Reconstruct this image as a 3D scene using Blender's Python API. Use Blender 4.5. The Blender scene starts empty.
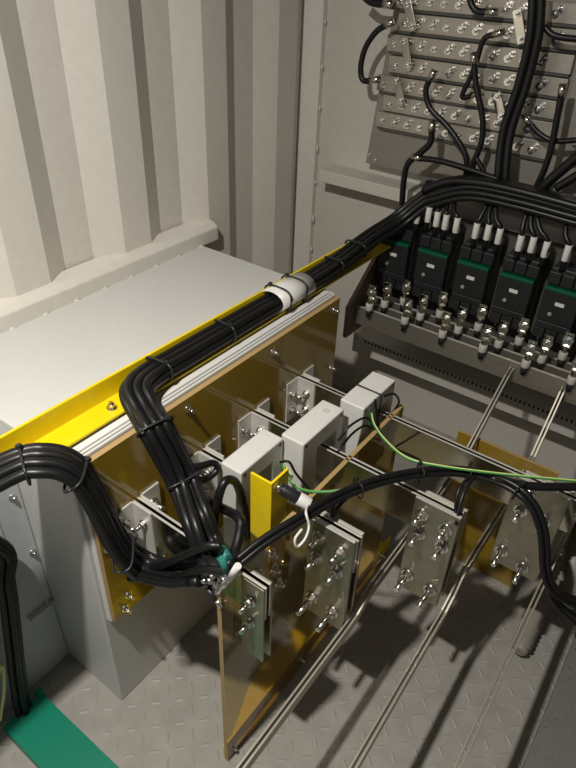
import bpy, bmesh, math, random
from mathutils import Vector, Matrix
random.seed(7)
C = bpy.context.scene.collection
scene = bpy.context.scene

# ------------------------------------------------------------------ camera
cam = bpy.data.cameras.new('camera')
cam_o = bpy.data.objects.new('camera', cam); C.objects.link(cam_o)
RX, UP, BK = (0.803485, 0.594289, 0.035110), (-0.366660, 0.447541, 0.815639), (0.469012, -0.668227, 0.577495)
cam_o.matrix_world = Matrix(((RX[0], UP[0], BK[0], 0.0), (RX[1], UP[1], BK[1], 0.0), (RX[2], UP[2], BK[2], 1.7), (0, 0, 0, 1)))
cam.sensor_fit = 'AUTO'; cam.sensor_width = 36.0
cam.lens = 29.1419
cam.clip_start = 0.02; cam.clip_end = 50
scene.camera = cam_o

# ------------------------------------------------------------------ world, lights, exposure
w = bpy.data.worlds.new('world'); scene.world = w; w.use_nodes = True
w.node_tree.nodes['Background'].inputs[0].default_value = (0.86, 0.91, 1.0, 1)
w.node_tree.nodes['Background'].inputs[1].default_value = 0.15

def area(name, loc, size, size_y, power, color, aim=None):
    l = bpy.data.lights.new(name, 'AREA'); l.shape = 'RECTANGLE'; l.size = size; l.size_y = size_y
    l.energy = power; l.color = color
    o = bpy.data.objects.new(name, l); C.objects.link(o); o.location = loc
    if aim:
        o.rotation_euler = (Vector(aim) - Vector(loc)).to_track_quat('-Z', 'Y').to_euler()
    return o
area('ceiling_lamp', (-0.58, -0.06, 2.42), 0.06, 0.06, 48, (1.0, 0.955, 0.885))
scene.view_settings.view_transform = 'Standard'; scene.view_settings.look = 'None'
scene.view_settings.exposure = 0.0; scene.view_settings.gamma = 1.0; scene.view_settings.use_curve_mapping = False

# ------------------------------------------------------------------ materials
def mat(name, col, rough=0.5, metal=0.0, bump=0.0, scale=60.0, var=0.0, coat=0.0, spec=0.5):
    m = bpy.data.materials.new(name); m.use_nodes = True
    nt = m.node_tree; p = nt.nodes['Principled BSDF']
    p.inputs['Base Color'].default_value = (*col, 1); p.inputs['Roughness'].default_value = rough
    p.inputs['Metallic'].default_value = metal; p.inputs['Coat Weight'].default_value = coat
    p.inputs['Specular IOR Level'].default_value = spec
    if bump or var:
        tc = nt.nodes.new('ShaderNodeTexCoord'); n = nt.nodes.new('ShaderNodeTexNoise')
        n.inputs['Scale'].default_value = scale; n.inputs['Detail'].default_value = 4
        nt.links.new(tc.outputs['Object'], n.inputs['Vector'])
        if bump:
            b = nt.nodes.new('ShaderNodeBump'); b.inputs['Strength'].default_value = bump; b.inputs['Distance'].default_value = 0.002
            nt.links.new(n.outputs['Fac'], b.inputs['Height']); nt.links.new(b.outputs['Normal'], p.inputs['Normal'])
        if var:
            r = nt.nodes.new('ShaderNodeValToRGB')
            r.color_ramp.elements[0].position = 0.3; r.color_ramp.elements[1].position = 0.7
            r.color_ramp.elements[0].color = (*[c * (1 - var) for c in col], 1)
            r.color_ramp.elements[1].color = (*[min(1, c * (1 + var)) for c in col], 1)
            nt.links.new(n.outputs['Fac'], r.inputs['Fac']); nt.links.new(r.outputs['Color'], p.inputs['Base Color'])
    return m

def translucent(name, tint, body, amount, rough=0.12):
    m = bpy.data.materials.new(name); m.use_nodes = True
    nt = m.node_tree; p = nt.nodes['Principled BSDF']; out = nt.nodes['Material Output']
    p.inputs['Base Color'].default_value = (*body, 1); p.inputs['Roughness'].default_value = rough
    t = nt.nodes.new('ShaderNodeBsdfTransparent'); t.inputs[0].default_value = (*tint, 1)
    mx = nt.nodes.new('ShaderNodeMixShader'); mx.inputs[0].default_value = amount
    nt.links.new(t.outputs[0], mx.inputs[1]); nt.links.new(p.outputs[0], mx.inputs[2])
    g = nt.nodes.new('ShaderNodeBsdfGlossy'); g.inputs['Roughness'].default_value = 0.06
    lw = nt.nodes.new('ShaderNodeFresnel'); lw.inputs[0].default_value = 1.5
    m2 = nt.nodes.new('ShaderNodeMixShader')
    ge = nt.nodes.new('ShaderNodeNewGeometry')           # reflect at the front face only: the sheet does not refract
    sub = nt.nodes.new('ShaderNodeMath'); sub.operation = 'SUBTRACT'; sub.use_clamp = True
    nt.links.new(lw.outputs[0], sub.inputs[0]); nt.links.new(ge.outputs['Backfacing'], sub.inputs[1])
    nt.links.new(sub.outputs[0], m2.inputs[0]); nt.links.new(mx.outputs[0], m2.inputs[1]); nt.links.new(g.outputs[0], m2.inputs[2])
    nt.links.new(m2.outputs[0], out.inputs[0])
    return m

M = dict(
    wall=mat('wall_paint', (0.66, 0.63, 0.57), 0.45, bump=0.15, scale=40, var=0.03),
    dimwall=mat('bounce_dimming_paint', (0.16, 0.16, 0.155), 0.6),  # unseen right wall and ceiling, darkened to cut bounced light
    backwall=mat('back_wall_paint', (0.56, 0.53, 0.475), 0.5, bump=0.1, scale=40, var=0.03),
    box=mat('enclosure_paint', (0.55, 0.55, 0.53), 0.4, bump=0.08, scale=50, var=0.02),
    bluegrey=mat('cabinet_paint', (0.46, 0.49, 0.50), 0.4, var=0.03),
    floor=mat('tread_plate_steel', (0.31, 0.295, 0.265), 0.5, 0.0, bump=0.2, scale=18, var=0.10),
    lug_floor=mat('tread_lug_steel', (0.33, 0.315, 0.28), 0.55, 0.0),
    board=translucent('amber_board', (0.64, 0.46, 0.10), (0.36, 0.235, 0.024), 0.75, 0.15),
    plate=translucent('amber_plate', (0.88, 0.78, 0.48), (0.24, 0.18, 0.075), 0.26, 0.12),
    rim=mat('sawn_board_edge', (0.40, 0.27, 0.11), 0.5),
    tin=mat('tinned_copper', (0.62, 0.59, 0.52), 0.16, 1.0),
    edge=mat('sheared_edge_highlight', (0.62, 0.60, 0.55), 0.4, 0.4),  # rough cut edge; tops made pale to stand in for highlights
    longbar=mat('dull_busbar_metal', (0.36, 0.325, 0.26), 0.34, 0.9),
    longedge=mat('dull_busbar_edge', (0.40, 0.37, 0.31), 0.5, 0.6),  # same highlight put into the top colour, duller for the long bars
    benchbar=mat('bench_bar_metal', (0.40, 0.375, 0.32), 0.34, 0.8, var=0.08),
    tinplate=mat('tinned_plate', (0.36, 0.335, 0.26), 0.30, 0.9, bump=0.15, scale=30, var=0.10),
    strip=mat('terminal_strip_metal', (0.40, 0.37, 0.32), 0.38, 0.5, var=0.06),
    panel=mat('terminal_panel_metal', (0.27, 0.25, 0.215), 0.5, 0.3, var=0.05),
    bolt=mat('zinc_bolt', (0.80, 0.78, 0.74), 0.18, 1.0),
    yellow=mat('yellow_fibreglass', (0.78, 0.58, 0.005), 0.35, var=0.03),
    black=mat('black_cable_sheath', (0.007, 0.007, 0.0075), 0.38, spec=0.4),
    blackp=mat('black_plastic', (0.016, 0.017, 0.018), 0.4),
    dark=mat('dark_plate', (0.075, 0.072, 0.062), 0.5),
    slot=mat('slot_dark', (0.02, 0.02, 0.02), 0.8),
    green=mat('green_plastic', (0.0, 0.20, 0.12), 0.4),
    cgreen=mat('contactor_green', (0.0, 0.085, 0.04), 0.4),
    white=mat('white_plastic', (0.68, 0.67, 0.64), 0.4),
    ct=mat('current_transformer_plastic', (0.64, 0.63, 0.60), 0.4, var=0.02),
    bracket=mat('white_steel_bracket', (0.66, 0.64, 0.60), 0.35, 0.3),
    duct=mat('grey_duct_plastic', (0.55, 0.53, 0.48), 0.5),
    sleeve=mat('grey_white_sleeve', (0.50, 0.48, 0.44), 0.45),
    teal=mat('teal_sleeve', (0.02, 0.16, 0.14), 0.45),
    gy=mat('green_wire', (0.05, 0.26, 0.06), 0.45),
    yel=mat('yellow_wire', (0.58, 0.66, 0.24), 0.45),
    wood=mat('brown_insulating_board', (0.17, 0.13, 0.085), 0.4, var=0.1),
    rubber=mat('grey_sealant', (0.30, 0.30, 0.29), 0.6),
    conduit=mat('ribbed_conduit_plastic', (0.26, 0.235, 0.20), 0.5),
    steel=mat('platform_steel', (0.17, 0.165, 0.15), 0.5, var=0.08),
)

# ------------------------------------------------------------------ mesh helpers
class MB:
    def __init__(s): s.v = []; s.f = []; s.m = []; s.sm = []
    def add(s, vs, fs, mi=0, smooth=False):
        o = len(s.v); s.v += [Vector(v) for v in vs]
        for f in fs: s.f.append([i + o for i in f]); s.m.append(mi); s.sm.append(smooth)
        return s
    def box(s, x0, x1, y0, y1, z0, z1, mi=0):
        return s.add([(x0,y0,z0),(x1,y0,z0),(x1,y1,z0),(x0,y1,z0),(x0,y0,z1),(x1,y0,z1),(x1,y1,z1),(x0,y1,z1)],
                     [(0,3,2,1),(4,5,6,7),(0,1,5,4),(1,2,6,5),(2,3,7,6),(3,0,4,7)], mi)
    def prism(s, poly, axis, a, b, mi=0, cap_mi=None):
        # poly: 2D points in the two remaining axes (order XY, XZ or YZ), extruded along axis from a to b
        def p(q, t):
            return (t, q[0], q[1]) if axis == 'X' else ((q[0], t, q[1]) if axis == 'Y' else (q[0], q[1], t))
        n = len(poly); vs = [p(q, a) for q in poly] + [p(q, b) for q in poly]
        s.add(vs, [(i, (i+1) % n, n + (i+1) % n, n + i) for i in range(n)], mi)
        o = len(s.v) - 2*n
        for fc in (list(range(n))[::-1], [n + i for i in range(n)]):
            s.f.append([i + o for i in fc]); s.m.append(mi if cap_mi is None else cap_mi); s.sm.append(False)
        return s
    def cyl(s, p0, p1, r, n=10, r1=None, mi=0, smooth=True):
        p0 = Vector(p0); p1 = Vector(p1); d = (p1 - p0).normalized()
        a = d.orthogonal().normalized(); b = d.cross(a); r1 = r if r1 is None else r1
        vs = [p0 + r*(math.cos(t)*a + math.sin(t)*b) for t in [2*math.pi*i/n for i in range(n)]]
        vs += [p1 + r1*(math.cos(t)*a + math.sin(t)*b) for t in [2*math.pi*i/n for i in range(n)]]
        s.add(vs, [(i, (i+1) % n, n + (i+1) % n, n + i) for i in range(n)], mi, smooth)
        o = len(s.v) - 2*n
        for fc in (list(range(n))[::-1], [n + i for i in range(n)]):
            s.f.append([i + o for i in fc]); s.m.append(mi); s.sm.append(False)
        return s
    def tube(s, pts, r, n=8, mi=0, rr=None):
        fr = frames(pts); vs = []
        for k, (p, t, a, b) in enumerate(fr):
            q = r if rr is None else rr(k)
            vs += [p + q*(math.cos(u)*a + math.sin(u)*b) for u in [2*math.pi*i/n for i in range(n)]]
        fs = [(k*n+i, k*n+(i+1) % n, (k+1)*n+(i+1) % n, (k+1)*n+i) for k in range(len(fr)-1) for i in range(n)]
        s.add(vs, fs, mi, True)
        o = len(s.v) - len(vs); e = (len(fr)-1)*n
        for fc in (list(range(n))[::-1], [e + i for i in range(n)]):
            s.f.append([i + o for i in fc]); s.m.append(mi); s.sm.append(False)
        return s
    def paint(s, test):
        for k, fc in enumerate(s.f):
            c = sum((s.v[i] for i in fc), Vector())/len(fc)
            if test(c): s.m[k] = 1
        return s
    def build(s, name, mats, parent=None, bevel=0.0):
        me = bpy.data.meshes.new(name)
        off = Vector((0, 0, 0)); q = parent
        while q is not None: off += q.location; q = q.parent
        me.from_pydata([tuple(v - off) for v in s.v], [], s.f)
        for m in (mats if isinstance(mats, (list, tuple)) else [mats]): me.materials.append(m)
        for pl, mi, sm in zip(me.polygons, s.m, s.sm): pl.material_index = mi; pl.use_smooth = sm
        bm = bmesh.new(); bm.from_mesh(me); bmesh.ops.recalc_face_normals(bm, faces=bm.faces); bm.to_mesh(me); bm.free()
        me.update()
        o = bpy.data.objects.new(name, me); C.objects.link(o)
        if parent is not None: o.parent = parent
        if bevel:
            b = o.modifiers.new('bevel', 'BEVEL'); b.width = bevel; b.segments = 2; b.limit_method = 'ANGLE'; b.angle_limit = 0.7
        return o

def spline(pts, k=8):
    P = [Vector(p) for p in pts]
    if len(P) < 3: return P
    P = [2*P[0]-P[1]] + P + [2*P[-1]-P[-2]]; out = []
    for i in range(1, len(P)-2):
        a, b, c, d = P[i-1:i+3]
        for j in range(k):
            t = j/k
            out.append(0.5*((2*b) + (c-a)*t + (2*a-5*b+4*c-d)*t*t + (3*b-a-3*c+d)*t**3))
    out.append(P[-2]); return out

def frames(pts):
    pts = [Vector(p) for p in pts]; out = []; a = None
    for i, p in enumerate(pts):
        t = (pts[min(i+1, len(pts)-1)] - pts[max(i-1, 0)]).normalized()
        if a is None:
            a = Vector((0, 0, 1)); 
            if abs(t.z) > 0.9: a = Vector((0, 1, 0))
        a = (a - t*a.dot(t))
        a = a.normalized() if a.length > 1e-6 else t.orthogonal().normalized()
        out.append((p, t, a, t.cross(a)))
    return out

def offset_path(pts, u, v):
    return [p + a*v + b*u for p, t, a, b in frames(pts)]

def tag(o, label, cat, group=None, kind=None):
    o['label'] = label; o['category'] = cat
    if group: o['group'] = group
    if kind: o['kind'] = kind
    return o
def thing(name, label, cat, loc=(0,0,0), group=None):
    o = bpy.data.objects.new(name, None); C.objects.link(o); o.location = loc; o.empty_display_size = 0.05
    return tag(o, label, cat, group)
def struct(name, mb, m, bevel=0.0):
    o = mb.build(name, m, None, bevel); o['kind'] = 'structure'; return o
def dup(root, loc, label=None, group=None):
    r = root.copy(); C.objects.link(r); r.location = loc
    if label: r['label'] = label
    if group: r['group'] = group
    for ch in list(root.children):
        c = ch.copy(); C.objects.link(c); c.parent = r
        for g in list(ch.children):
            d = g.copy(); C.objects.link(d); d.parent = c
    return r
def bolt_mb(p, d, r=0.009, L=0.028, mb=None):
    """washer, hexagon nut and protruding thread, pointing along d"""
    mb = mb or MB(); p = Vector(p); d = Vector(d).normalized()
    mb.cyl(p, p + d*0.003, r*1.45, 12)
    mb.cyl(p + d*0.003, p + d*(0.003 + r*0.9), r, 6, smooth=False)
    mb.cyl(p + d*0.003, p + d*L, r*0.55, 8)
    return mb

# ------------------------------------------------------------------ setting
YB = 2.10
f = MB().box(-1.6, 1.2, -1.6, YB + .05, -0.05, 0.0)
rng = random.Random(3)
i = 0
x = -1.08
while x < 0.75:
    j = 0; y = -0.1
    while y < YB:
        ang = math.radians(45 if (i + j) % 2 else -45) + rng.uniform(-.05, .05)
        ca, sa = math.cos(ang), math.sin(ang); L, W, H = 0.0165, 0.0045, 0.0022
        pts = [(-L,0,0.0001),(-L*.55,-W,0.0001),(L*.55,-W,0.0001),(L,0,0.0001),(L*.55,W,0.0001),(-L*.55,W,0.0001),(-L*.6,0,H),(L*.6,0,H)]
        f.add([(x + a*ca - b*sa, y + a*sa + b*ca, c) for a, b, c in pts], [(0,1,6),(1,2,7,6),(2,3,7),(3,4,7),(4,5,6,7),(5,0,6)], 1)
        y += 0.045; j += 1
    x += 0.045; i += 1
struct('floor', f, [M['floor'], M['lug_floor']])

# corrugated left wall
XO, XI = -1.44, -1.40
per = 0.366; y0 = 1.039 - 8*per
prof = []
y = y0
while y < 2.0:
    prof += [(XO, y), (XI, y + 0.086), (XI, y + 0.190), (XO, y + 0.268)]
    y += per
prof = [p for p in prof if p[1] < 2.06] + [(-1.375, 2.075), (-1.375, YB + .05)]
back = [(-1.6, prof[-1][1]), (-1.6, prof[0][1])]
wl = MB()
n = len(prof)
vs = [(p[0], p[1], z) for z in (0.0, 2.6) for p in prof]
wl.add(vs, [(k, k+1, n+k+1, n+k) for k in range(n-1)])
struct('wall_left', wl, M['wall'])
struct('wall_back', MB().box(-1.6, 1.2, YB, YB + .05, 0, 2.6), M['backwall'])
struct('wall_right', MB().box(1.15, 1.2, -1.6, YB, 0, 2.6), M['dimwall'])
struct('ceiling', MB().box(-1.6, 1.2, -1.65, YB, 2.6, 2.65), M['dimwall'])
# perforated rail on the back wall
t = MB().box(-1.30, 1.15, 2.0, YB, 0.965, 1.01)
struct('trim_1', t, M['backwall'], 0.003)
h = MB()
# ledge where the enclosure meets the corrugated wall
led = MB().prism([(-1.435, .868), (-1.365, .868), (-1.365, .915), (-1.385, .93), (-1.435, .935)], 'Y', -1.5, 1.497)
struct('trim_2', led, M['wall'], 0.004)
# beads of sealant along the wall seams
sb = MB()
for k in range(10):
    sb.cyl((-1.372, 2.085, 0.35 + k*0.14 + rng.uniform(-.02,.02)), (-1.372, 2.085, 0.37 + k*0.14), 0.004, 6)
for k in range(12):
    yy = 0.3 + k*0.1
    sb.cyl((-1.366, yy, 0.872), (-1.366, yy + 0.02, 0.872), 0.004, 6)
for k in range(7):
    zz = 0.98 + k*0.05
    sb.cyl((-1.4385, 0.835, zz), (-1.4385, 0.835, zz + .022), 0.005, 6)
struct('trim_3', sb, M['wall'])

# ------------------------------------------------------------------ the white enclosure with its amber board
enc = thing('equipment_enclosure', 'large white painted steel enclosure against the corrugated wall, carrying the yellow angle', 'enclosure', (-1.1, 0.95, 0))
MB().box(-1.43, -0.842, 0.477, 1.42, 0.0, 0.872).build('body', M['box'], enc, 0.004)
MB().box(-0.866, -0.828, 0.487, 1.40, 0.36, 0.880).build('front_frame', M['white'], enc, 0.003)
g = MB()
for yy in (0.0,):
    g.box(-0.846, -0.842, 0.50, 1.39, 0.880, 0.8815); g.box(-0.836, -0.832, 0.50, 1.39, 0.880, 0.8815)
g.build('seam', M['rubber'], enc)
brd = thing('insulating_board', 'amber brown translucent board bolted upright to the side of the white enclosure', 'board', (-0.816, 0.95, 0.375))
MB().prism([(0.49, .375), (1.40, .375), (1.40, .872), (0.49, .872)], 'X', -0.826, -0.812, 1, 0).build('sheet', [M['board'], M['rim']], brd)
for yy, zz in ((0.535, 0.43), (0.505, 0.62), (0.77, 0.845), (1.08, 0.845), (1.37, 0.845), (1.37, 0.45), (0.52, .395), (1.38, .64)):
    bolt_mb((-0.812, yy, zz), (1, 0, 0), 0.007, 0.02).build('bolt', M['bolt'], brd)

# lower cabinet towards the camera
cab = thing('side_cabinet', 'low blue grey steel cabinet along the left wall beside the white enclosure', 'cabinet', (-1.25, -0.3, 0))
MB().box(-1.395, -1.067, -1.1, 0.476, 0.0, 0.80).build('body', M['bluegrey'], cab, 0.003)
MB().box(-1.0675, -1.064, -1.0, 0.41, 0.29, 0.79).build('cover_panel', M['bluegrey'], cab, 0.001)
for yy, zz in ((0.462, 0.262), (0.461, 0.463), (0.454, 0.658)):
    bolt_mb((-1.067, yy, zz), (1, 0, 0), 0.006, 0.012).build('bolt', M['bolt'], cab)
MB().box(-1.067, -1.05, 0.40, 0.474, 0.262, 0.266).build('flange', M['bluegrey'], cab)

# yellow angle along the top edge of the enclosure
ya = thing('yellow_angle', 'long yellow fibreglass angle lying along the top edge of the white enclosure', 'angle profile', (-0.9, 0.9, 0.88))
MB().prism([(-0.934, .882), (-0.868, .882), (-0.868, .888), (-0.927, .888), (-0.927, .938), (-0.934, .938)], 'Y', -0.7, YB).build('profile', M['yellow'], ya, 0.0015)
for yy in (0.633, 1.45):
    bolt_mb((-0.895, yy, 0.888), (0, 0, 1), 0.008, 0.016).build('bolt', M['bolt'], ya)

# ------------------------------------------------------------------ transverse busbars with brackets and current transformers
BAR = [(0.597, -0.444), (0.805, -0.365), (1.003, -0.225), (1.212, -0.03)]
blab = ['short double flat busbar nearest the camera, ending at the near amber plate',
        'double flat busbar passing behind the yellow post to the near bolted plate',
        'double flat busbar through the middle white current transformer',
        'long double flat busbar furthest from the camera, through the far white transformer']
for (yc, x1), lb in zip(BAR, blab):
    b = thing('busbar', lb, 'busbar', ((x1-.81)/2, yc, 0.60), 'transverse busbars between enclosure and plates')
    for s in (-1, 1):
        MB().box(-0.812, x1, yc + s*0.0065 - 0.003, yc + s*0.0065 + 0.003, 0.60, 0.70).paint(lambda c: c.z > .6999).build('flat_bar', [M['tin'], M['edge']], b, 0.0007)

def angle_bracket(y, side, z0, cut, label):
    b = thing('angle_bracket', label, 'bracket', (-0.81, y, z0), 'white angle brackets on the amber board')
    s = side; z1 = 0.705
    ya_, yb_ = y, y + s*0.055
    m = MB()
    if cut:
        poly = [(ya_, z0), (ya_, z1), (ya_ + s*0.035, z1), (yb_, z1 - 0.03), (yb_, z0 + .02), (ya_ + s*.04, z0)]
    else:
        poly = [(ya_, z0), (ya_, z1), (yb_, z1), (yb_, z0)]
    m.prism(poly, 'X', -0.811, -0.806)
    m.box(-0.811, -0.75, min(y, y + s*0.005), max(y, y + s*0.005), z0, z1)
    m.build('angle', M['bracket'], b, 0.001)
    zs = (z1 - 0.045, z0 + 0.035)
    for z in zs:
        bolt_mb((-0.806, y + s*0.032, z), (1, 0, 0), 0.009, 0.035).build('bolt', M['bolt'], b)
        bolt_mb((-0.775, y + s*0.005, z), (0, s, 0), 0.008, 0.026).build('bolt', M['bolt'], b)
nm = ['nearest busbar', 'second nearest busbar', 'third busbar from the camera', 'furthest busbar']
for k, (yc, _) in enumerate(BAR):
    angle_bracket(yc - 0.0095, -1, 0.495 if k == 0 else 0.57, k == 0, 'white angle bracket on the near side of the ' + nm[k])
    angle_bracket(yc + 0.0095, 1, 0.50 if k == 0 else 0.57, False, 'white angle bracket on the far side of the ' + nm[k])

def transformer(x0, x1, y0, y1, z0, z1, wy0, wy1, label, sticker, tie):
    c = thing('current_transformer', label, 'current transformer', ((x0+x1)/2, (y0+y1)/2, z0), 'white current transformers on the busbars')
    m = MB()
    wz0, wz1 = 0.585, 0.735
    O = [(y0,z0),(y1,z0),(y1,z1),(y0,z1)]; I = [(wy0,wz0),(wy1,wz0),(wy1,wz1),(wy0,wz1)]
    for xx in (x0, x1):
        m.add([(xx, *p) for p in O + I], [(q, (q+1) % 4, 4+(q+1) % 4, 4+q) for q in range(4)])
    for R in (O, I):
        m.add([(x0, *p) for p in R] + [(x1, *p) for p in R], [(q, (q+1) % 4, 4+(q+1) % 4, 4+q) for q in range(4)])
    bmv = m.build('housing', M['ct'], c)
    bm = bmesh.new(); bm.from_mesh(bmv.data); bmesh.ops.remove_doubles(bm, verts=bm.verts, dist=1e-5)
    bmesh.ops.recalc_face_normals(bm, faces=bm.faces); bm.to_mesh(bmv.data); bm.free()
    bv = bmv.modifiers.new('bevel', 'BEVEL'); bv.width = 0.004; bv.segments = 3; bv.limit_method = 'ANGLE'
    for yy in (y0 + .012, y1 - .012):
        for zz in (z0 + .012, z1 - .012):
            MB().cyl((x1 - .001, yy, zz), (x1 + .001, yy, zz), 0.005, 10).build('screw', M['blackp'], c)
    if sticker:
        s = MB().box(x0 + .018, x1 - .012, y1 - .045, y1 - .022, z1, z1 + .0006).build('rating_sticker', M['white'], c)
        tx = MB()
        for q in range(3): tx.box(x0 + .024, x1 - .02, y1 - .042 + q*.006, y1 - .040 + q*.006, z1 + .0006, z1 + .0009)
        tx.build('print', M['rubber'], s)
    return c
transformer(-0.685, -0.627, 0.735, 0.885, 0.52, 0.782, 0.772, 0.845, 'white square current transformer nearest the camera, left of the yellow post', False, False)
transformer(-0.638, -0.575, 0.890, 1.062, 0.52, 0.785, 0.952, 1.035, 'white square current transformer in the middle, with a small sticker on top', True, False)
transformer(-0.605, -0.537, 1.090, 1.252, 0.52, 0.785, 1.150, 1.235, 'white square current transformer furthest back, with a black tie round it', False, True)

# ------------------------------------------------------------------ amber barrier plate, its yellow foot and the yellow post
bp = thing('barrier_plate', 'upright brown translucent barrier plate standing on the floor under the busbars', 'barrier plate', (-0.515, 0.9, 0))
MB().prism([(0.535, .004), (1.275, .004), (1.275, .70), (0.535, .70)], 'X', -0.522, -0.511, 1, 0).build('sheet', [M['plate'], M['rim']], bp)
for yy, zz in ((0.70, 0.60), (0.72, 0.53), (0.69, .66)):
    bolt_mb((-0.511, yy, zz), (1, 0, 0), 0.008, 0.02).build('bolt', M['bolt'], bp)
yf = thing('yellow_foot_angle', 'yellow angle on the floor holding the bottom of the amber barrier plate', 'angle profile', (-0.55, 0.9, 0))
MB().box(-0.530, -0.5235, 0.538, 1.40, 0.0, 0.055).prism([(-0.530, .545), (-0.530, 1.40), (-0.600, 1.40), (-0.600, .74)], 'Z', 0.0, 0.006).build('profile', M['yellow'], yf, 0.001)
for yy in (0.56, 0.86, 1.33):
    bolt_mb((-0.523, yy, 0.028), (1, 0, 0), 0.007, 0.02).build('bolt', M['bolt'], yf)
yp = thing('yellow_post', 'upright yellow fibreglass angle post between the white transformers', 'post', (-0.57, 0.76, 0.5))
MB().prism([(-0.602, .735), (-0.546, .735), (-0.546, .795), (-0.552, .795), (-0.552, .741), (-0.602, .741)], 'Z', 0.50, 0.80).build('profile', M['yellow'], yp, 0.001)
for z in (0.53, 0.62):
    MB().cyl((-0.55, 0.772, z), (-0.5215, 0.772, z), 0.007, 10).build('spacer_bolt', M['bolt'], yp)
sn = thing('proximity_sensor', 'small black and white cylindrical sensor sticking out of the yellow post', 'sensor', (-0.53, 0.76, 0.777))
a_, b_ = Vector((-0.546, 0.752, 0.783)), Vector((-0.478, 0.777, 0.752))
dd = b_ - a_
MB().cyl(a_ - dd*.02, a_ + dd*.18, 0.009, 12).build('tip', M['bolt'], sn)
MB().cyl(a_ + dd*.16, a_ + dd*.66, 0.0135, 14).build('barrel', M['blackp'], sn, 0.001)
MB().cyl(a_ + dd*.66, a_ + dd*1.0, 0.0145, 14).build('collar', M['white'], sn, 0.001)
wl_ = spline([a_ + dd*0.98, (-0.450, 0.721, 0.795), (-0.435, 0.712, 0.774), (-0.430, 0.693, 0.757), (-0.435, 0.674, 0.748), (-0.440, 0.673, 0.768), (-0.440, 0.695, 0.776)], 8)
MB().tube(wl_, 0.0028, 6).build('lead', M['white'], sn)

bs = thing('back_board', 'low amber brown board standing across the back below the slanted busbars', 'board', (-0.26, 1.5, 0))
MB().prism([(-0.415, .0), (-0.115, .0), (-0.115, .515), (-0.415, .515)], 'Y', 1.50, 1.51, 1, 0).build('sheet', [M['board'], M['rim']], bs)

# ------------------------------------------------------------------ bolted joint plates
def joint(x0, x1, yc, z0, label, bolts):
    j = thing('joint_plate', label, 'joint plate', ((x0+x1)/2, yc, z0), 'bolted joint plates on the busbars')
    yf_, yb_ = yc - 0.0095, yc + 0.0095
    MB().box(x0, x1, yf_ - 0.010, yf_, z0, 0.703).paint(lambda c: c.z > .7025).build('front_plate', [M['tinplate'], M['edge']], j, 0.001)
    MB().box(x0 + .01, x1 + .002, yb_, yb_ + 0.009, z0 + .01, 0.703).paint(lambda c: c.z > .7025).build('rear_plate', [M['tinplate'], M['edge']], j, 0.001)
    for bx, bz, L in bolts:
        bolt_mb((bx, yf_ - 0.010, bz), (0, -1, 0), 0.0115, L + .008).build('bolt', M['bolt'], j)
        bolt_mb((bx, yb_ + 0.009, bz), (0, 1, 0), 0.0095, 0.02).build('bolt', M['bolt'], j)
joint(-0.480, -0.368, 0.805, 0.395, 'bolted metal plate hanging from the second busbar beside the amber barrier plate',
      [(-0.452, .664, .03), (-0.452, .598, .035), (-0.398, .655, .03), (-0.398, .592, .035), (-0.456, .45, .05), (-0.398, .448, .055)])
joint(-0.330, -0.222, 1.003, 0.395, 'bolted metal plate with six bolts hanging in the middle from the third busbar',
      [(-0.307, .664, .03), (-0.303, .603, .035), (-0.247, .655, .03), (-0.245, .60, .035), (-0.308, .45, .05), (-0.246, .442, .055)])
joint(-0.172, -0.05, 1.212, 0.41, 'bolted metal plate furthest right, hanging behind the curved black cable',
      [(-0.140, .612, .035), (-0.085, .612, .03), (-0.150, .458, .05), (-0.091, .438, .05), (-0.135, .665, .02)])
ea = thing('end_angle', 'short metal angle bolting the nearest busbar to the amber barrier plate', 'bracket', (-0.49, 0.62, 0.45))
MB().box(-0.511, -0.444, 0.607, 0.612, 0.45, 0.70).box(-0.511, -0.506, 0.612, 0.665, 0.45, 0.70).build('angle', M['tinplate'], ea, 0.001)
MB().box(-0.50, -0.444, 0.582, 0.587, 0.46, 0.70).build('cover_plate', M['tinplate'], ea, 0.001)
for z in (0.645, 0.578):
    bolt_mb((-0.475, 0.582, z), (0, -1, 0), 0.009, 0.034).build('bolt', M['bolt'], ea)
    bolt_mb((-0.506, 0.640, z), (1, 0, 0), 0.009, 0.03).build('bolt', M['bolt'], ea)

# long busbars running from the bench towards the camera
def long_bar(prof, x, xe, label):
    b = thing('long_busbar', label, 'busbar', (x, 0.8, 0.4), 'long busbars running towards the camera')
    for s in (0, 1):
        m = MB(); h_ = 0.030
        vs = []
        for k, (yy, zz) in enumerate(prof):
            xx = x + (xe - x)*max(0, (0.9 - yy)/1.0) + s*0.010
            for dx, dz in ((0, 0), (0.005, 0), (0.005, -h_), (0, -h_)): vs.append((xx + dx, yy, zz + dz))
        n_ = len(prof)
        fs = [(k*4+q, k*4+(q+1) % 4, (k+1)*4+(q+1) % 4, (k+1)*4+q) for k in range(n_-1) for q in range(4)]
        fs += [(3,2,1,0), tuple((n_-1)*4+q for q in range(4))]
        m.add(vs, fs, 0)
        for k in range(n_-1): m.m[k*4] = 1
        m.build('flat_bar', [M['longbar'], M['longedge']], b, 0.0006)
long_bar([(1.70,.672),(1.66,.66),(1.42,.505),(1.36,.485),(0.90,.462),(0.86,.45),(0.825,.428),(0.79,.424),(-0.5,.424)], -0.366, -0.366, 'long double busbar with a joggle passing right of the amber barrier plate')
long_bar([(1.70,.672),(1.68,.66),(1.55,.50),(1.48,.475),(1.08,.468),(1.05,.455),(1.02,.42),(0.98,.40),(-0.5,.385)], -0.208, -0.188, 'long double busbar passing right of the middle bolted plate')
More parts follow.
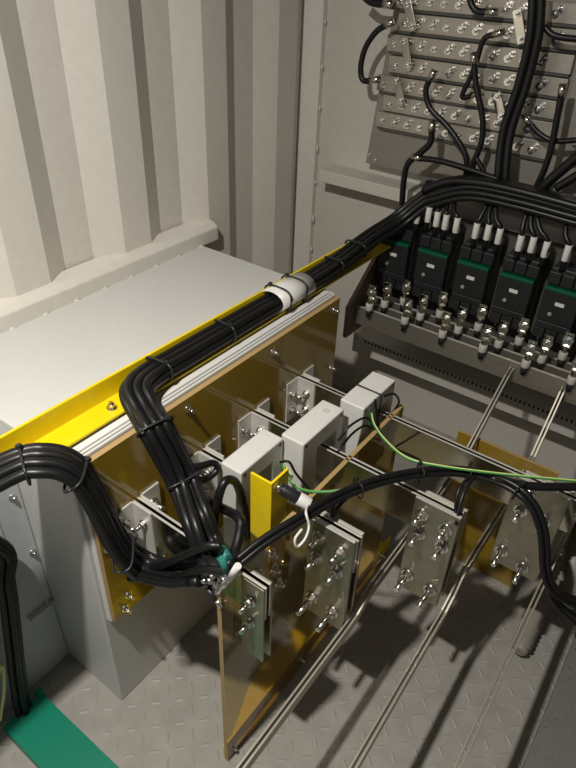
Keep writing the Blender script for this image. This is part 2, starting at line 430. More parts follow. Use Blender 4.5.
long_bar([(1.70,.672),(1.68,.66),(1.55,.50),(1.48,.475),(1.30,.468),(1.25,.455),(1.22,.42),(1.18,.41),(-0.5,.405)], -0.042, -0.027, 'long double busbar furthest right, beside the ribbed duct')

# ------------------------------------------------------------------ contactor bench on the back wall
be = thing('contactor_bench', 'dark mounting bench on the back wall carrying the row of contactors', 'bench', (-0.4, 1.9, 0.58))
MB().box(-0.92, 1.14, 1.90, 1.915, 0.60, 0.985).build('mounting_plate', M['dark'], be)
MB().box(-0.92, 1.14, 1.82, 2.098, 0.585, 0.60).build('shelf', M['dark'], be)
MB().prism([(1.655, .575), (1.655, .695), (1.90, .90), (2.099, .90), (2.099, .575)], 'X', -0.936, -0.921).build('end_plate', M['wood'], be, 0.002)
for k, yy in enumerate((1.70, 1.75, 1.80)):
    b = tag(MB().box(-0.920, 1.14, yy - 0.004, yy + 0.006, 0.622, 0.690).paint(lambda c: c.z > .6899).build('bench_busbar', [M['benchbar'], M['edge']], None, 0.001),
            ('front', 'middle', 'rear')[k] + ' flat metal bar of the three along the foot of the contactors', 'busbar', 'flat bars under the contactors')
ct = thing('contactor', '', 'contactor', (0, 0, 0), 'row of black contactors')
MB().box(-0.055, 0.055, 1.835, 1.899, 0.765, 0.955).build('body', M['blackp'], ct, 0.003)
m = MB().box(-0.052, 0.052, 1.80, 1.835, 0.797, 0.900)
m.box(-0.052, 0.052, 1.803, 1.835, 0.772, 0.795)
m.build('front_cover', M['blackp'], ct, 0.003)
MB().box(-0.051, 0.051, 1.797, 1.84, 0.898, 0.908).build('green_stripe', M['cgreen'], ct, 0.001)
MB().box(-0.012, 0.014, 1.7985, 1.801, 0.856, 0.867).build('badge', M['white'], ct)
MB().cyl((-0.018, 1.80, 0.826), (-0.018, 1.796, 0.826), 0.006, 10).build('indicator', M['rubber'], ct)
for za, zb in ((0.913, 0.95), (0.735, 0.768)):
    m = MB().box(-0.054, 0.054, 1.825, 1.838, za, zb)
    for q in (-0.037, 0.0, 0.037): m.box(q - 0.017, q + 0.017, 1.810, 1.826, za, zb)
    m.build('terminal_shroud', M['blackp'], ct, 0.002)
cx = [-0.856, -0.718, -0.580, -0.441, -0.302, -0.164, -0.026, 0.112]
order = ['leftmost', 'second', 'third', 'fourth', 'fifth', 'sixth', 'seventh', 'eighth']
for k, xx in enumerate(cx[:6]):
    lb = ('leftmost black contactor with a green stripe in the row on the back wall' if k == 0 else
          order[k] + ' black contactor from the left with a green stripe on the back wall')
    if k == 0: ct.location = (xx, 0, 0); ct['label'] = lb; base = ct
    else: dup(ct, (xx, 0, 0), lb)
# cable lugs in front of the bars: ring, sleeve, stub
lug = thing('cable_lug', '', 'cable lug', (0, 0, 0), 'lugs along the foot of the contactors')
m = MB().cyl((0, 0, 0.006), (0, 0.002, 0.026), 0.009, 10).box(-0.013, 0.013, 0.004, 0.008, 0.02, 0.072)
m.cyl((0, 0.004, 0.048), (0, 0.008, 0.048), 0.017, 14); m.build('tab', M['tin'], lug, 0.001)
bolt_mb((0, 0.004, 0.048), (0, -1, 0.25), 0.010, 0.024).build('bolt', M['bolt'], lug)
MB().cyl((0, 0, -0.016), (0, 0, 0.008), 0.013, 12).build('sleeve', M['sleeve'], lug, 0.002)
MB().cyl((0, 0, -0.042), (0, 0, -0.013), 0.0085, 10, 0.011).build('stub', M['blackp'], lug)
first = True
pole = ['front', 'middle', 'rear']
for k in range(6):
    for q in range(3):
        xx = -0.859 + 0.1345*k + (0, 0.030, 0.076)[q]; yy = (1.682, 1.732, 1.782)[q]
        lb = pole[q] + ' metal cable lug with white sleeve under the ' + order[k] + ' contactor from the left'
        if first: lug.location = (xx, yy, 0.715); lug['label'] = lb; first = False
        else: dup(lug, (xx, yy, 0.712 + 0.005*q), lb)

# slotted wiring duct below the bench
du = thing('wiring_duct', 'long grey slotted wiring duct on the back wall below the contactor bench', 'wiring duct', (-0.2, 2.0, 0.32))
MB().box(-1.055, 1.14, 1.955, 2.098, 0.325, 0.415).build('channel', M['duct'], du, 0.002)
MB().prism([(1.945, .405), (1.985, .44), (2.098, .44), (2.098, .415), (1.955, .415)], 'X', -1.03, 1.14).build('lid', M['duct'], du, 0.002)
m = MB()
for k in range(75):
    xx = -1.0 + k*0.0165
    m.box(xx, xx + 0.006, 1.953, 1.956, 0.385, 0.397)
m.build('slot_row', M['slot'], du)

# ------------------------------------------------------------------ terminal panel on the back wall
pn = thing('backing_panel', 'large grey metal panel on the back wall behind the rows of studs', 'panel', (-0.3, 2.05, 1.01))
MB().prism([(-1.13, 1.06), (1.0, 1.06), (1.0, 2.1), (-1.03, 2.1), (-1.085, 1.56)], 'Y', 2.04, 2.055).build('sheet', M['panel'], pn, 0.002)
for xx, zz in ((-1.115, 1.09), (-1.09, 1.075), (-0.7, 1.08)):
    bolt_mb((xx, 2.04, zz), (0, -1, 0), 0.005, 0.008).build('bolt', M['bolt'], pn)
rows = [(-1.075, 1.575), (-1.055, 1.515), (-1.085, 1.455), (-1.070, 1.395), (-1.105, 1.335), (-1.075, 1.277), (-1.095, 1.222)]
rname = ['first', 'second', 'third', 'fourth', 'fifth', 'sixth', 'seventh']
# the strips go up beyond the frame; the uppermost in view is 'top'
for k, (xs, zz) in enumerate(rows):
    for bank, (xa, xb) in enumerate(((xs, -0.50), (-0.425 - 0.02*(k % 2), 0.05))):
        st = thing('terminal_strip', rname[k] + (' studded terminal strip from the top, left of the thick vertical cable' if bank == 0 else ' studded terminal strip from the top, right of the thick vertical cable'), 'terminal strip', (xa, 2.0, zz), 'stepped terminal strips on the back panel')
        MB().box(xa, xb, 2.018, 2.0395, zz - 0.026, zz + 0.022).build('strip', M['strip'], st, 0.001)
        MB().box(xa + .01, xb - .004, 2.022, 2.0395, zz - 0.034, zz - 0.026).build('shadow_line', M['dark'], st)  # dark strip standing in for the shadow below the terminal strip
        nb = int((xb - xa - 0.03)/0.047)
        for q in range(nb):
            if bank == 1 and xa + q*.047 > -0.15: break
            bx = xa + 0.025 + q*0.047
            mm = bolt_mb((bx, 2.018, zz - 0.006), (0, -1, 0), 0.0075, 0.020)
            if (q*7 + k*3) % 3: bolt_mb((bx + 0.014, 2.018, zz + 0.008), (0, -1, 0.1), 0.006, 0.030, mm)
            mm.build('stud', M['bolt'], st)
def link(p, q, label):
    p = Vector(p); q = Vector(q); d = (q - p).normalized(); s = Vector((0, 1, 0)).cross(d).normalized()
    l = thing('link_plate', label, 'link plate', p, 'link plates bridging terminal strips')
    m = MB(); wv = 0.013; th = Vector((0, 0.003, 0))
    c = [p - d*.012 - s*wv, q + d*.012 - s*wv, q + d*.012 + s*wv, p - d*.012 + s*wv]
    m.add(c + [v + th for v in c], [(0,1,2,3),(4,7,6,5),(0,4,5,1),(1,5,6,2),(2,6,7,3),(3,7,4,0)])
    m.build('plate', M['tin'], l, 0.001)
    for v in (p, q): bolt_mb(v, (0, -1, 0), 0.0075, 0.02).build('bolt', M['bolt'], l)
link((-1.019, 1.995, 1.563), (-0.993, 1.995, 1.507), 'pale link plate at the top left of the terminal strips')
link((-1.014, 1.995, 1.465), (-0.989, 1.995, 1.400), 'pale link plate bridging the third and fourth strips at left')
link((-1.024, 1.995, 1.349), (-0.997, 1.995, 1.293), 'pale link plate lowest at the left of the terminal strips')
link((-0.673, 1.985, 1.564), (-0.647, 1.985, 1.505), 'pale link plate left of the thick vertical cable near the top')
link((-0.682, 1.990, 1.350), (-0.657, 1.990, 1.300), 'pale link plate left of the thick vertical cable lower down')

# ------------------------------------------------------------------ black cables
def cable(path, r, label, group=None, name='cable', k=8, ends=(), m='black', n=8):
    pts = spline(path, k)
    c = tag(MB().tube(pts, r, n).build(name, M[m]), label, 'cable', group)
    for e, mt, L, rr, nm_ in ends:
        fr = frames(pts); p, t_, a, b = fr[0] if e == 0 else fr[-1]
        d = -t_ if e == 0 else t_
        MB().cyl(p - d*L*.4, p + d*L*.6, rr, 10).build(nm_, M[mt], c)
    return c
def tie(p, direction, ra, rb, label, r=0.003, ax=None):
    """a narrow nylon strap round a bundle: ra sideways, rb upwards"""
    p = Vector(p); t_ = Vector(direction).normalized()
    up = ax or (Vector((0, 0, 1)) if abs(t_.z) < .9 else Vector((0, 1, 0)))
    a = (up - t_*up.dot(t_)).normalized(); b = t_.cross(a)
    sg = lambda v: math.copysign(abs(v)**0.6, v)
    loop = [p + b*ra*sg(math.cos(u)) + a*rb*sg(math.sin(u)) for u in [2*math.pi*q/32 for q in range(33)]]
    o = tag(MB().tube(loop, r, 6).build('cable_tie', M['blackp']), label, 'cable tie', 'black cable ties')
    h_ = p + a*(rb + .001) - b*ra*.6
    MB().box(h_.x-.004, h_.x+.004, h_.y-.005, h_.y+.005, h_.z-.003, h_.z+.004).build('head', M['blackp'], o)
    return o
def tie_on(base, i, ra, rb, label, dv=0.0, tw=0.0):
    p, t_, a, b = frames(base)[i]
    a = a*math.cos(tw) + b*math.sin(tw)
    return tie(p + a*dv, t_, ra, rb, label, 0.003, a)

def fray(pts, seed, amount):
    # towards its end each cable leaves the bundle a little on its own way
    r_ = random.Random(seed); d = Vector((r_.uniform(-.4, .4), r_.uniform(-.9, .4), r_.uniform(-.7, .7)))*amount
    n_ = len(pts); k0 = int(n_*0.80); out = []
    for k, p in enumerate(pts):
        t = max(0, (k - k0)/(n_ - 1 - k0)); out.append(p + d*math.sin(t*2.4))
    return out
# bundle one: comes along the yellow angle from the camera's side and drops over the board
b1 = [(-0.885, -0.35, 0.925), (-0.875, 0.10, 0.925), (-0.862, 0.36, 0.925), (-0.83, 0.425, 0.925), (-0.795, 0.462, 0.895), (-0.770, 0.478, 0.819), (-0.745, 0.494, 0.694), (-0.730, 0.530, 0.604), (-0.632, 0.545, 0.640), (-0.567, 0.555, 0.685)]
base1 = spline(b1, 8)
for q, (u, v) in enumerate([(-0.032, 0.0), (-0.011, 0.004), (0.011, 0.004), (0.032, 0.0), (-0.020, -0.017), (0.004, -0.018)]):
    pts = fray(offset_path(base1, u, v), q, 0.018)
    c = tag(MB().tube(pts, 0.0105, 10).build('cable', M['black']), 'thick black cable in the near bundle arching over the front of the amber board', 'cable', 'near cable bundle over the amber board')
    e = frames(pts)[-1]
    MB().cyl(e[0] - e[1]*.01, e[0] + e[1]*.02, 0.0112, 10).build('end_sleeve', M['teal' if q % 3 == 1 else 'black'], c)
    MB().cyl(e[0] + e[1]*.02, e[0] + e[1]*.038, 0.005, 8).build('lug', M['bolt'], c)
# bundle two: comes from the contactors along the yellow angle, then turns down
b2 = [(-0.175, 1.840, 1.119), (-0.342, 1.840, 1.122), (-0.502, 1.840, 1.127), (-0.654, 1.840, 1.120), (-0.760, 1.840, 1.074), (-0.80, 1.835, 1.05), (-0.855, 1.79, 0.985), (-0.888, 1.68, 0.95), (-0.897, 1.45, 0.919), (-0.8985, 1.10, 0.917), (-0.8985, 0.85, 0.917), (-0.888, 0.735, 0.925), (-0.855, 0.672, 0.935), (-0.805, 0.650, 0.915), (-0.750, 0.628, 0.907), (-0.700, 0.640, 0.792), (-0.621, 0.601, 0.765), (-0.581, 0.587, 0.722), (-0.543, 0.565, 0.727)]
base2 = spline(b2, 8)
i0 = min(range(len(base2)), key=lambda k: abs(base2[k].y - 1.2) + (5 if base2[k].z > 1 else 0))
_, t0, a0, c0 = frames(base2)[i0]
TW = math.atan2(c0.z, a0.z)                     # roll of the bundle, so that it lies flat in the yellow angle
CT_, ST_ = math.cos(TW), math.sin(TW)
for q, (u, v) in enumerate([(-0.027, -0.010), (-0.009, -0.012), (0.009, -0.012), (0.027, -0.010), (-0.018, 0.005), (0.0, 0.005), (0.018, 0.005)]):
    pts = fray(offset_path(base2, u*CT_ + v*ST_, v*CT_ - u*ST_), q + 10, 0.03)
    c = tag(MB().tube(pts, 0.0098, 10).build('cable', M['black']), 'thick black cable in the bundle lying along the yellow angle and turning down', 'cable', 'far cable bundle on the yellow angle')
    e = frames(pts)[-1]
    MB().cyl(e[0] - e[1]*.01, e[0] + e[1]*.02, 0.0118, 10).build('end_sleeve', M['teal' if q % 3 == 1 else 'blackp'], c)
    MB().cyl(e[0] + e[1]*.02, e[0] + e[1]*.038, 0.005, 8).build('lug', M['bolt'], c)
near = lambda base, pt: min(range(len(base)), key=lambda k: (base[k] - Vector(pt)).length)
for pt, lb in (((-0.916, 0.773, 0.930), 'black cable tie on the far bundle just before it turns off the yellow angle'), ((-0.896, 1.007, 0.930), 'black cable tie on the bundle halfway to the white wrap'), ((-0.899, 1.471, 0.930), 'black cable tie on the bundle just beyond the white wrap'), ((-0.893, 1.604, 0.930), 'black cable tie on the bundle nearest the contactors'),
               ((-0.760, 0.610, 0.918), 'black cable tie on the bend where the far bundle leaves the angle'), ((-0.700, 0.656, 0.779), 'black cable tie where the far bundle spreads out above its ends')):
    tie_on(base2, near(base2, pt), 0.039, 0.022, lb, -0.003, TW)
for pt, lb in (((-0.857, 0.397, 0.930), 'black cable tie round the near bundle at the left of the arch'), ((-0.800, 0.474, 0.883), 'black cable tie at the top of the near bundle where it drops'), ((-0.730, 0.503, 0.666), 'black cable tie low on the near bundle beside the white bracket')):
    tie_on(base1, near(base1, pt), 0.0425, 0.022, lb, -0.006)
# white wrap
wp = MB(); ring = 18; vs = []
for yy in (1.185, 1.335):
    for (ra, rb) in ((0.044, 0.031), (0.041, 0.028)):
        for q in range(ring):
            u = 2*math.pi*q/ring; vs.append((-0.8985 + ra*math.cos(u), yy, 0.916 + rb*math.sin(u)))
fs = []
for q in range(ring):
    r_ = (q+1) % ring
    fs += [(q, r_, 2*ring + r_, 2*ring + q), (ring + q, 3*ring + q, 3*ring + r_, ring + r_), (q, ring + q, ring + r_, r_), (2*ring + q, 2*ring + r_, 3*ring + r_, 3*ring + q)]
wp.add(vs, fs, 0, True)
wr = tag(wp.build('cable_wrap', M['white']), 'white plastic sheet wrapped round the black cable bundle', 'cable wrap')
for yy in (1.215, 1.29):
    tie((-0.8985, yy, 0.916), (0, 1, 0), 0.045, 0.032, 'black cable tie on the ' + ('near' if yy < 1.25 else 'far') + ' end of the white cable wrap')

# loops and tails among the cable ends
cable([(-0.715, 0.634, 0.815), (-0.700, 0.688, 0.796), (-0.690, 0.720, 0.787), (-0.685, 0.723, 0.768), (-0.690, 0.693, 0.760), (-0.700, 0.656, 0.777)], 0.0075, 'small black cable loop sticking out of the far bundle beside a bracket')
cable([(-0.630, 0.643, 0.639), (-0.630, 0.661, 0.747), (-0.630, 0.687, 0.793), (-0.630, 0.722, 0.763), (-0.630, 0.747, 0.667), (-0.620, 0.756, 0.559)], 0.0095, 'black cable arching in front of the nearest white transformer')
cable([(-0.690, 0.645, 0.765), (-0.660, 0.686, 0.707), (-0.579, 0.667, 0.740), (-0.556, 0.647, 0.735), (-0.532, 0.599, 0.720), (-0.499, 0.550, 0.747)], 0.011, 'black cable bending sharply right beside the yellow post')
cable([(-0.744, 0.530, 0.573), (-0.637, 0.540, 0.685), (-0.565, 0.555, 0.763), (-0.538, 0.570, 0.772)], 0.0095, 'black cable crossing over the short nearest busbar')
cable([(-0.770, 0.520, 0.542), (-0.647, 0.530, 0.627), (-0.557, 0.530, 0.727), (-0.490, 0.540, 0.764)], 0.009, 'lowest black cable of the tangle beside the amber barrier plate')
for q, (a3, b3, mt, lb) in enumerate((
        ((-0.554, 0.535, 0.724), (-0.532, 0.535, 0.712), 'teal', 'teal sleeved cable end leftmost in the tangle by the near busbar'),
        ((-0.504, 0.535, 0.798), (-0.495, 0.535, 0.765), 'teal', 'teal sleeved cable end above the tangle by the near busbar'),
        ((-0.466, 0.535, 0.805), (-0.486, 0.535, 0.755), 'white', 'white sleeved cable end nearest the barrier plate corner'),
        ((-0.491, 0.535, 0.746), (-0.515, 0.535, 0.696), 'bolt', 'bare metal cable lug hanging below the near busbar'),
        ((-0.546, 0.535, 0.676), (-0.524, 0.535, 0.658), 'blackp', 'black sleeved cable end lowest in the tangle'))):
    c = tag(MB().cyl(a3, b3, 0.0068, 10).build('cable_end', M[mt]), lb, 'cable end', 'sleeved cable ends by the near busbar')
    v = (Vector(b3) - Vector(a3)).normalized()
    MB().cyl(b3, Vector(b3) + v*.018, 0.006, 8).build('lug', M['bolt'], c)

# heavy control harness crossing the busbars to the right
hb = [(-0.508, 0.584, 0.735), (-0.493, 0.638, 0.750), (-0.469, 0.714, 0.760), (-0.437, 0.830, 0.760), (-0.381, 0.944, 0.757), (-0.289, 1.056, 0.750), (-0.195, 1.100, 0.745), (-0.124, 1.096, 0.735), (-0.076, 1.088, 0.680), (-0.039, 1.081, 0.580), (0.000, 1.094, 0.520), (0.077, 1.146, 0.470)]
basen = spline(hb, 8)
for u, v in ((-0.007, 0), (0.007, 0.001), (0.0, 0.011)):
    tag(MB().tube(offset_path(basen, u, v), 0.0068, 8).build('harness_cable', M['black']), 'black control cable curving over the joint plates to the lower right', 'cable', 'black control harness over the busbars')
for path in (
    [(-0.066, 1.108, 0.620), (-0.021, 1.110, 0.530), (0.026, 1.138, 0.480), (0.096, 1.194, 0.440)],
    [(-0.063, 1.109, 0.610), (-0.017, 1.110, 0.515), (0.032, 1.137, 0.460), (0.107, 1.188, 0.410)],
    [(-0.061, 1.111, 0.600), (-0.013, 1.110, 0.500), (0.038, 1.135, 0.440), (0.119, 1.181, 0.380)],
    [(-0.059, 1.112, 0.590), (-0.009, 1.110, 0.485), (0.045, 1.134, 0.420), (0.130, 1.173, 0.350)],
):
    cable(path, 0.005, 'thin black cable fanning out of the curved harness at the right edge', 'thin cables fanning out at right')
cable([(-0.210, 1.094, 0.750), (-0.131, 1.125, 0.750), (-0.049, 1.186, 0.750), (0.066, 1.266, 0.750)], 0.0095, 'black cable running straight off to the right from the harness')
cable([(-0.433, 0.863, 0.755), (-0.445, 0.822, 0.735), (-0.444, 0.820, 0.685)], 0.0042, 'thin black lead dropping from the harness to the near joint plate')
cable([(-0.422, 0.879, 0.755), (-0.434, 0.820, 0.735), (-0.429, 0.817, 0.685)], 0.0042, 'second thin black lead dropping from the harness to the near joint plate')
cable([(-0.247, 1.078, 0.755), (-0.252, 1.024, 0.735), (-0.235, 0.993, 0.685)], 0.0042, 'thin black lead dropping from the harness to the middle joint plate')
cable([(-0.239, 1.080, 0.755), (-0.240, 1.022, 0.735), (-0.227, 0.980, 0.685)], 0.0042, 'second thin black lead dropping from the harness to the middle joint plate')
for p_, lb in (((-0.427, 0.875, 0.755), 'left of the near joint plate lead'), ((-0.337, 1.002, 0.755), 'between the two joint plates'), ((-0.254, 1.072, 0.755), 'above the middle joint plate'), ((-0.152, 1.086, 0.755), 'on the bend of the harness')):
    j_ = min(range(len(basen)), key=lambda k: (basen[k] - Vector(p_)).length)
    tie(basen[j_] , basen[j_+1] - basen[j_-1], 0.018, 0.019, 'small black cable tie on the control harness ' + lb, 0.0018)
# earth wires
def earth(path, label, r=0.0029):
    pts = spline(path, 8)
    g_ = tag(MB().tube(pts, r, 8).build('earth_wire', M['gy']), label, 'wire', 'green and yellow earth wires')
    MB().tube(offset_path(pts, 0.0006, r*0.55), r*0.68, 6).build('yellow_stripe', M['yel'], g_)
earth([(-0.60, 0.885, 0.68), (-0.627, 0.887, 0.700), (-0.585, 0.845, 0.715), (-0.529, 0.816, 0.735), (-0.474, 0.829, 0.750), (-0.413, 0.877, 0.765)], 'green and yellow wire from the middle white transformer into the harness')
earth([(-0.535, 1.13, 0.70), (-0.528, 1.115, 0.760), (-0.500, 1.079, 0.765), (-0.450, 1.044, 0.765), (-0.380, 1.020, 0.765), (-0.308, 1.037, 0.770), (-0.193, 1.097, 0.770), (-0.053, 1.180, 0.770), (0.062, 1.253, 0.770)], 'green and yellow wire curving from the furthest white transformer to the right')
cable([(-0.570, 0.795, 0.805), (-0.550, 0.800, 0.813), (-0.540, 0.814, 0.775), (-0.520, 0.843, 0.716)], 0.003, 'thin black wire leaving the middle white transformer')
cable([(-0.550, 1.001, 0.737), (-0.540, 1.034, 0.767), (-0.530, 1.094, 0.760), (-0.520, 1.132, 0.709)], 0.003, 'upper thin black wire curving round the furthest white transformer')
cable([(-0.550, 1.007, 0.698), (-0.540, 1.049, 0.732), (-0.530, 1.100, 0.731), (-0.520, 1.156, 0.674)], 0.003, 'lower thin black wire curving round the furthest white transformer')
cable([(-0.530, 1.179, 0.778), (-0.520, 1.216, 0.768), (-0.520, 1.257, 0.718), (-0.525, 1.240, 0.692)], 0.003, 'small black wire loop behind the furthest white transformer')
cable([(-0.530, 1.130, 0.794), (-0.530, 1.151, 0.743), (-0.520, 1.162, 0.689), (-0.500, 1.213, 0.605), (-0.354, 1.033, 0.765)], 0.003, 'thin black wire running beside the green and yellow wire')
tcl = [(-0.612, 1.165, .66), (-0.612, 1.165, .789), (-0.53, 1.165, .789), (-0.53, 1.165, .66)]
tag(MB().tube(tcl, 0.0025, 6).build('cable_tie', M['blackp']), 'black cable tie strapped over the furthest white transformer', 'cable tie', 'black cable ties')

# main cable run above the contactors
mr = [(-0.74, 1.84, 1.07), (-0.804, 1.860, 1.069), (-0.732, 1.870, 1.117), (-0.638, 1.870, 1.137), (-0.516, 1.870, 1.140), (-0.354, 1.870, 1.134), (-0.183, 1.870, 1.125)]
basem = spline(mr, 8)
for u, v in ((0, .035), (0, .012), (0, -.012), (0, -.035), (.021, .024), (.021, 0.0), (.021, -.024)):
    tag(MB().tube(offset_path(basem, u, v), 0.0125, 8).build('trunk_cable', M['black']), 'thick black cable in the horizontal run above the contactors', 'cable', 'horizontal cable run above the contactors')
mk = [(-0.800, 1.822, 1.002), (-0.763, 1.822, 1.016), (-0.733, 1.822, 1.009), (-0.703, 1.822, 1.007), (-0.666, 1.822, 1.006), (-0.602, 1.822, 1.005), (-0.565, 1.822, 1.010), (-0.529, 1.822, 1.007), (-0.464, 1.822, 1.003), (-0.428, 1.822, 1.008), (-0.388, 1.822, 1.005), (-0.329, 1.822, 1.010)]
top = [(-0.803, 1.860, 1.044), (-0.765, 1.860, 1.065), (-0.748, 1.860, 1.069), (-0.719, 1.860, 1.076), (-0.703, 1.860, 1.079), (-0.595, 1.860, 1.092), (-0.586, 1.860, 1.094), (-0.574, 1.860, 1.096), (-0.476, 1.860, 1.102), (-0.467, 1.860, 1.104), (-0.456, 1.860, 1.106), (-0.366, 1.860, 1.101)]
for q, (a2, b2_) in enumerate(zip(mk, top)):
    e = Vector(a2); s_ = Vector(b2_)
    k_ = (0 if q == 0 else 1 if q < 5 else 2 if q < 8 else 3 if q < 11 else 4)
    c = cable([s_ + Vector((0, .01, .02)), s_, (s_ + e)/2 + Vector((0, -0.012, 0.0)), e + Vector((0, 0, 0.02)), e - Vector((0, 0, 0.055))], 0.0078, 'black cable with a white marker sleeve entering the top of the ' + order[k_] + ' contactor', 'marked cables into the tops of the contactors', 'contactor_cable', 6)
    MB().cyl(e + Vector((0, 0, 0.024)), e - Vector((0, 0, 0.024)), 0.0098, 10).build('marker_sleeve', M['white'], c, 0.001)
# thick vertical cables
for dx in (-0.0115, 0.0115):
    cable([Vector(p) + Vector((dx, abs(dx)*.4, 0)) for p in ((-0.618, 1.930, 1.633), (-0.597, 1.930, 1.523), (-0.598, 1.930, 1.400), (-0.608, 1.920, 1.266), (-0.582, 1.900, 1.115))], 0.0125, 'thick black cable rising vertically in front of the terminal strips', 'thick vertical cables', 'riser_cable')
JG = 'black jumper cables on the terminal strips'
def jumper(path, r, label, lug0=True, lug1=False):
    ends = []
    if lug0: ends.append((0, 'tin', 0.035, r*1.15, 'lug'))
    if lug1: ends.append((1, 'tin', 0.035, r*1.15, 'lug'))
    cable(path, r, label, JG, 'jumper_cable', 8, ends)
jumper([(-1.054, 1.960, 1.510), (-1.094, 1.960, 1.487), (-1.128, 1.960, 1.440), (-1.140, 1.960, 1.383), (-1.127, 1.960, 1.343), (-1.086, 1.960, 1.349)], 0.0095, 'black jumper cable looping out at the left edge of the terminal panel', True, True)
jumper([(-0.811, 1.960, 1.608), (-0.802, 1.960, 1.582), (-0.780, 1.960, 1.564), (-0.739, 1.960, 1.565)], 0.0095, 'black jumper cable hooking down at the top of the terminal strips', False, True)
jumper([(-0.706, 1.950, 1.515), (-0.740, 1.950, 1.499), (-0.749, 1.950, 1.445), (-0.760, 1.950, 1.396), (-0.774, 1.950, 1.342), (-0.733, 1.950, 1.356)], 0.008, 'black jumper cable folded in a narrow V among the strips', True, True)
jumper([(-0.754, 1.940, 1.445), (-0.734, 1.940, 1.381), (-0.698, 1.940, 1.304), (-0.683, 1.940, 1.236), (-0.693, 1.940, 1.168), (-0.696, 1.940, 1.118)], 0.0095, 'black cable hanging from the V shaped jumper into the cable run')
jumper([(-0.877, 1.940, 1.388), (-0.890, 1.940, 1.347), (-0.867, 1.940, 1.299), (-0.805, 1.940, 1.259), (-0.754, 1.940, 1.217), (-0.721, 1.940, 1.175), (-0.709, 1.940, 1.116)], 0.0095, 'black cable bending from a pale lug on the fourth strip into the cable run')
jumper([(-0.833, 1.900, 1.252), (-0.831, 1.900, 1.208), (-0.863, 1.900, 1.168), (-0.896, 1.900, 1.131), (-0.902, 1.900, 1.078), (-0.896, 1.900, 0.995)], 0.0105, 'black cable from the pale lug below the bottom strip bending left')
jumper([(-0.864, 1.900, 1.156), (-0.788, 1.900, 1.161), (-0.704, 1.900, 1.156), (-0.589, 1.900, 1.144)], 0.0095, 'black cable sweeping across the top of the cable run')
jumper([(-0.592, 1.950, 1.553), (-0.565, 1.950, 1.532), (-0.533, 1.950, 1.523), (-0.456, 1.950, 1.523)], 0.0085, 'black jumper cable leaving the thick vertical cables to the right')
jumper([(-0.486, 1.930, 1.397), (-0.482, 1.930, 1.347), (-0.475, 1.930, 1.260), (-0.477, 1.930, 1.195), (-0.487, 1.930, 1.135)], 0.0095, 'black cable from a pale lug on the right bank into the cable run')
jumper([(-0.563, 1.950, 1.307), (-0.521, 1.950, 1.279), (-0.472, 1.950, 1.268), (-0.384, 1.950, 1.289)], 0.008, 'black jumper cable crossing the right bank near the bottom')
jumper([(-0.350, 1.900, 1.306), (-0.395, 1.900, 1.245), (-0.437, 1.900, 1.187), (-0.471, 1.900, 1.134)], 0.015, 'thick black cable coming down from the right into the cable run', False)
jumper([(-0.330, 1.880, 1.257), (-0.377, 1.880, 1.204), (-0.420, 1.880, 1.161)], 0.0125, 'lower thick black cable coming down from the right', False)
jumper([(-1.166, 1.970, 1.581), (-1.127, 1.970, 1.562), (-1.071, 1.970, 1.561)], 0.012, 'black cable stub at the top left corner of the terminal panel', False, True)
jumper([(-0.686, 1.930, 1.184), (-0.652, 1.930, 1.148), (-0.624, 1.930, 1.111)], 0.008, 'short black cable ducking under the cable run', False)

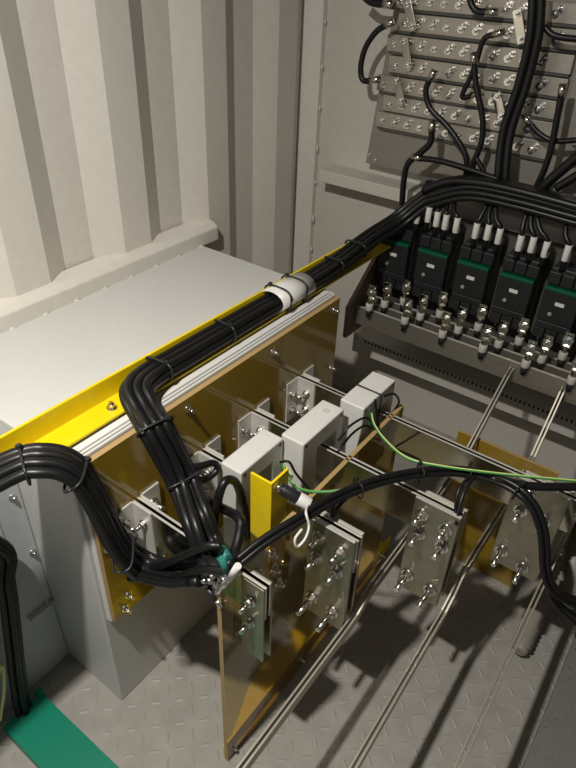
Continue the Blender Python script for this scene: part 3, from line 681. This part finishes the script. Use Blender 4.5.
# ------------------------------------------------------------------ lower left: green floor cover with cable bundle
gc = thing('floor_cable_cover', 'flat green plastic cable cover on the tread plate floor at lower left', 'cable cover', (-0.75, 0.29, 0))
MB().box(-1.014, -0.40, 0.236, 0.352, 0.031, 0.036).box(-1.014, -0.40, 0.348, 0.352, 0.0, 0.031).box(-1.014, -0.40, 0.236, 0.240, 0.0, 0.031).build('cover', M['green'], gc, 0.001)
MB().box(-1.028, -1.010, 0.338, 0.360, 0.0, 0.042).build('clip', M['green'], gc, 0.002)
lc = [(-1.03, 0.10, 0.95), (-1.030, 0.367, 0.604), (-1.025, 0.364, 0.471), (-1.020, 0.335, 0.293), (-1.020, 0.312, 0.145), (-1.0, 0.292, 0.018), (-0.90, 0.292, 0.014)]
bl = spline(lc, 8)
for u, v in ((-0.010, 0), (0.010, 0), (0.0, 0.014), (0, -0.013)):
    tag(MB().tube(offset_path(bl, u, v), 0.0095, 8).build('floor_cable', M['black']), 'black cable in the bundle hanging down to the green floor cover', 'cable', 'cable bundle into the green floor cover')
cable([(-1.000, 0.250, 0.211), (-1.000, 0.286, 0.270), (-1.000, 0.269, 0.182), (-1.000, 0.235, 0.091)], 0.004, 'yellow green wire at the left edge beside the hanging bundle', None, 'earth_wire', 8, (), 'yel')

# ------------------------------------------------------------------ lower right: ribbed duct and raised platform
for pts_, r_, lb in (([(-0.023, 1.265, 0.035), (-0.024, 1.376, 0.045), (-0.025, 1.520, 0.060), (-0.028, 1.647, 0.070)], 0.030, 'small dark ribbed cable duct lying on the floor beside the furthest right long busbar'),
                     ([(0.030, 1.231, 0.340), (0.015, 1.302, 0.380), (0.003, 1.376, 0.420), (-0.004, 1.530, 0.460)], 0.036, 'larger dark ribbed cable duct rising at the right edge behind the thin fanned cables')):
    path = spline(pts_, 14)
    cd = thing('ribbed_duct', lb, 'cable duct', path[0], 'ribbed cable ducts')
    MB().tube(path, 0.02, 14, 0, lambda k: r_*(1.0 if k % 2 else 0.74)*(1 if k > 2 else .7 + k*.1)).build('ribs', M['conduit'], cd)
pf = thing('floor_platform', 'raised dark steel platform on the floor at the bottom right corner', 'platform', (0.4, 1.0, 0))
MB().box(0.095, 1.13, 0.2, 1.75, 0.0, 0.03).build('top', M['steel'], pf, 0.003)
for q in range(10):
    MB().cyl((0.11 + 0.012*(q % 2) , 1.10 + q*0.035, 0.03), (0.11 + 0.012*(q % 2), 1.10 + q*0.035, 0.0315), 0.0035, 8).build('rivet', M['bolt'], pf)
